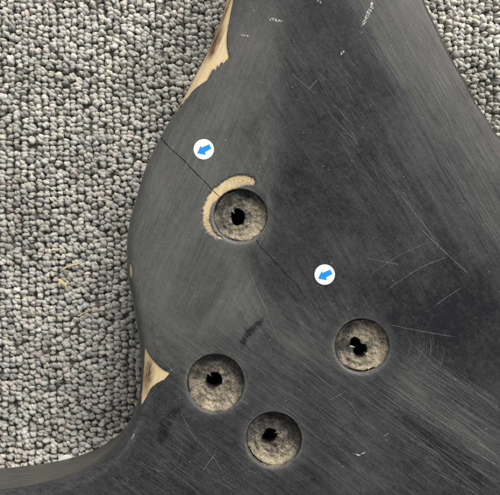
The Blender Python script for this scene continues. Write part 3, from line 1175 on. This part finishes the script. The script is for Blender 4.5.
for p in range(NP - 1):
    for k in range(NS):
        k2 = (k + 1) % NS
        one.append((p * NS + k, p * NS + k2, (p + 1) * NS + k2, (p + 1) * NS + k))
        uvs.append(((k / NS, p / NP), ((k + 1) / NS, p / NP), ((k + 1) / NS, (p + 1) / NP), (k / NS, (p + 1) / NP)))
one = np.array(one)
uvs = np.array(uvs)
per = NP * NS
F = (np.arange(nl * 2) * per)[:, None, None] + one[None]
F = F.reshape(-1, 4)
me = bpy.data.meshes.new('carpet_pile')
me.vertices.add(len(V))
Wv = V * S
Wv[:, 2] += THICK * S
me.vertices.foreach_set('co', Wv.astype(np.float32).ravel())
me.loops.add(F.size)
me.loops.foreach_set('vertex_index', F.astype(np.int32).ravel())
me.polygons.add(len(F))
me.polygons.foreach_set('loop_start', (np.arange(len(F)) * 4).astype(np.int32))
me.polygons.foreach_set('use_smooth', np.ones(len(F), bool))
me.update(calc_edges=True)
uvl = me.uv_layers.new(name='UVMap')
shift = rng.uniform(0, 50, (nl * 2, 1, 1, 2))
uvl.data.foreach_set('uv', (uvs[None] + shift).astype(np.float32).ravel())
ca = me.color_attributes.new('yarn', 'FLOAT_COLOR', 'POINT')
ca.data.foreach_set('color', np.column_stack([CV, np.ones(len(CV))]).astype(np.float32).ravel())
me.materials.append(M_carpet)
pile = bpy.data.objects.new('carpet_pile', me)
COL.objects.link(pile)
pile.parent = carpet
tag(pile, kind='stuff')

# loose fibres standing out of the yarn
NF = 60000
allN = V.reshape(nl * 2, NP, NS, 3)
li = rng.integers(0, nl * 2, NF)
pi_ = rng.integers(2, NP - 2, NF)
si_ = rng.integers(0, NS, NF)
root_p = allN[li, pi_, si_]
cen = allN[li, pi_].mean(1)
out_d = root_p - cen
out_d /= np.maximum(np.linalg.norm(out_d, axis=1), 1e-6)[:, None]
along = allN[li, np.minimum(pi_ + 1, NP - 1)].mean(1) - cen
along /= np.maximum(np.linalg.norm(along, axis=1), 1e-6)[:, None]
sgn = rng.choice([-1, 1], NF)[:, None]
dirv = out_d * rng.uniform(0.15, 0.7, (NF, 1)) + along * sgn * 0.8 + rng.normal(0, 0.35, (NF, 3))
dirv /= np.linalg.norm(dirv, axis=1)[:, None]
ln = rng.uniform(1.2, 3.6, NF)[:, None]
bendv = rng.normal(0, 0.35, (NF, 3))
wv_ = np.cross(dirv, rng.normal(0, 1, (NF, 3)))
wv_ /= np.maximum(np.linalg.norm(wv_, axis=1), 1e-6)[:, None]
wd = rng.uniform(0.07, 0.15, NF)[:, None]
FV = np.stack([root_p - wv_ * wd, root_p + wv_ * wd,
               root_p + dirv * ln * 0.5 + bendv * ln * 0.2 - wv_ * wd * 0.8, root_p + dirv * ln * 0.5 + bendv * ln * 0.2 + wv_ * wd * 0.8,
               root_p + dirv * ln + bendv * ln * 0.7], 1).reshape(-1, 3)
FF = []
for b_ in range(0, NF * 5, 5):
    FF.append([b_, b_ + 1, b_ + 3, b_ + 2])
    FF.append([b_ + 2, b_ + 3, b_ + 4])
fz_o = mesh_np('carpet_fuzz', FV, FF, M_fuzz, carpet, True)
tag(fz_o, kind='stuff')

# ------------------------------------------------------------------ debris on the carpet
def splinter(pts, w, h, label, curve=0.0):
    """pts in picture coordinates at the level of the pile"""
    zc = ZC + 3.2
    p = catmull([G(a, b, zc) for a, b in pts], 1.4, closed=False)
    tan = np.gradient(p, axis=0)
    tan /= np.linalg.norm(tan, axis=1)[:, None]
    nr_ = np.stack([-tan[:, 1], tan[:, 0]], 1)
    t = np.linspace(0, 1, len(p))
    ww = w * np.clip(np.minimum(t, 1 - t) * 5 + 0.25, 0, 1) * (0.85 + 0.3 * rng.random(len(p))) * 0.5
    zz = zc + 1.0 + curve * np.sin(t * math.pi)
    ring = []
    for sx, sz in ((1, -0.3), (0.7, 1), (-0.7, 1), (-1, -0.3)):
        ring.append(np.column_stack([p + nr_ * (ww * sx)[:, None], zz + h * sz]))
    v = np.stack(ring, 1).reshape(-1, 3)
    f = []
    for i in range(len(p) - 1):
        for k in range(4):
            k2 = (k + 1) % 4
            f.append([4 * i + k, 4 * i + k2, 4 * (i + 1) + k2, 4 * (i + 1) + k])
    f.append([3, 2, 1, 0])
    e = 4 * (len(p) - 1)
    f.append([e, e + 1, e + 2, e + 3])
    o = mesh_np('wood_splinter', v, f, M_straw, None, False)
    tag(o, label, 'splinter', 'pale wood splinters on the carpet')


splinter([(45.5, 250.5), (53, 249.8), (61, 248.6)], 1.3, 0.3, 'uppermost thin pale splinter on the carpet, lying almost level', 1.2)
splinter([(60, 271.5), (66, 267.5), (73, 265), (82, 263)], 1.7, 0.4, 'longest pale curved splinter on the carpet, above the short wide one', 1.5)
splinter([(58.5, 279), (62.5, 282.3), (67, 285.6)], 3.8, 0.5, 'short wide pale wood flake on the carpet', 0.8)
splinter([(77.5, 316.5), (84, 313), (92, 308.6)], 1.2, 0.3, 'lowest thin pale splinter on the carpet, slanting up to the right', 1.2)

# white flake half under the lower horn
zc = ZC + 3.0
fp = catmull([G(a, b, zc) for a, b in [(58, 460), (61, 456.6), (65, 454.8), (69, 455), (72, 456.8), (71, 462), (64, 466), (58, 464)]], 1.2)
m_ = fp.mean(0)
k_ = len(fp)
fv2 = np.vstack([np.column_stack([fp, np.full(k_, zc - 1)]), np.column_stack([fp, np.full(k_, zc + 0.9)]),
                 np.column_stack([m_ + (fp - m_) * 0.9, np.full(k_, zc + 1.5)]), [[m_[0], m_[1], zc + 1.8]]])
ar = np.sum(fp[:, 0] * np.roll(fp[:, 1], -1) - np.roll(fp[:, 0], -1) * fp[:, 1])
f = []
for r_ in range(2):
    for i in range(k_):
        j = (i + 1) % k_
        f.append([r_ * k_ + i, r_ * k_ + j, (r_ + 1) * k_ + j, (r_ + 1) * k_ + i])
f += [[2 * k_ + i, 2 * k_ + (i + 1) % k_, 3 * k_] for i in range(k_)]
if ar < 0:
    f = [q[::-1] for q in f]
o = mesh_np('white_flake', fv2, f, M_chip)
tag(o, 'small white flake on the carpet against the lower curve of the body', 'flake')
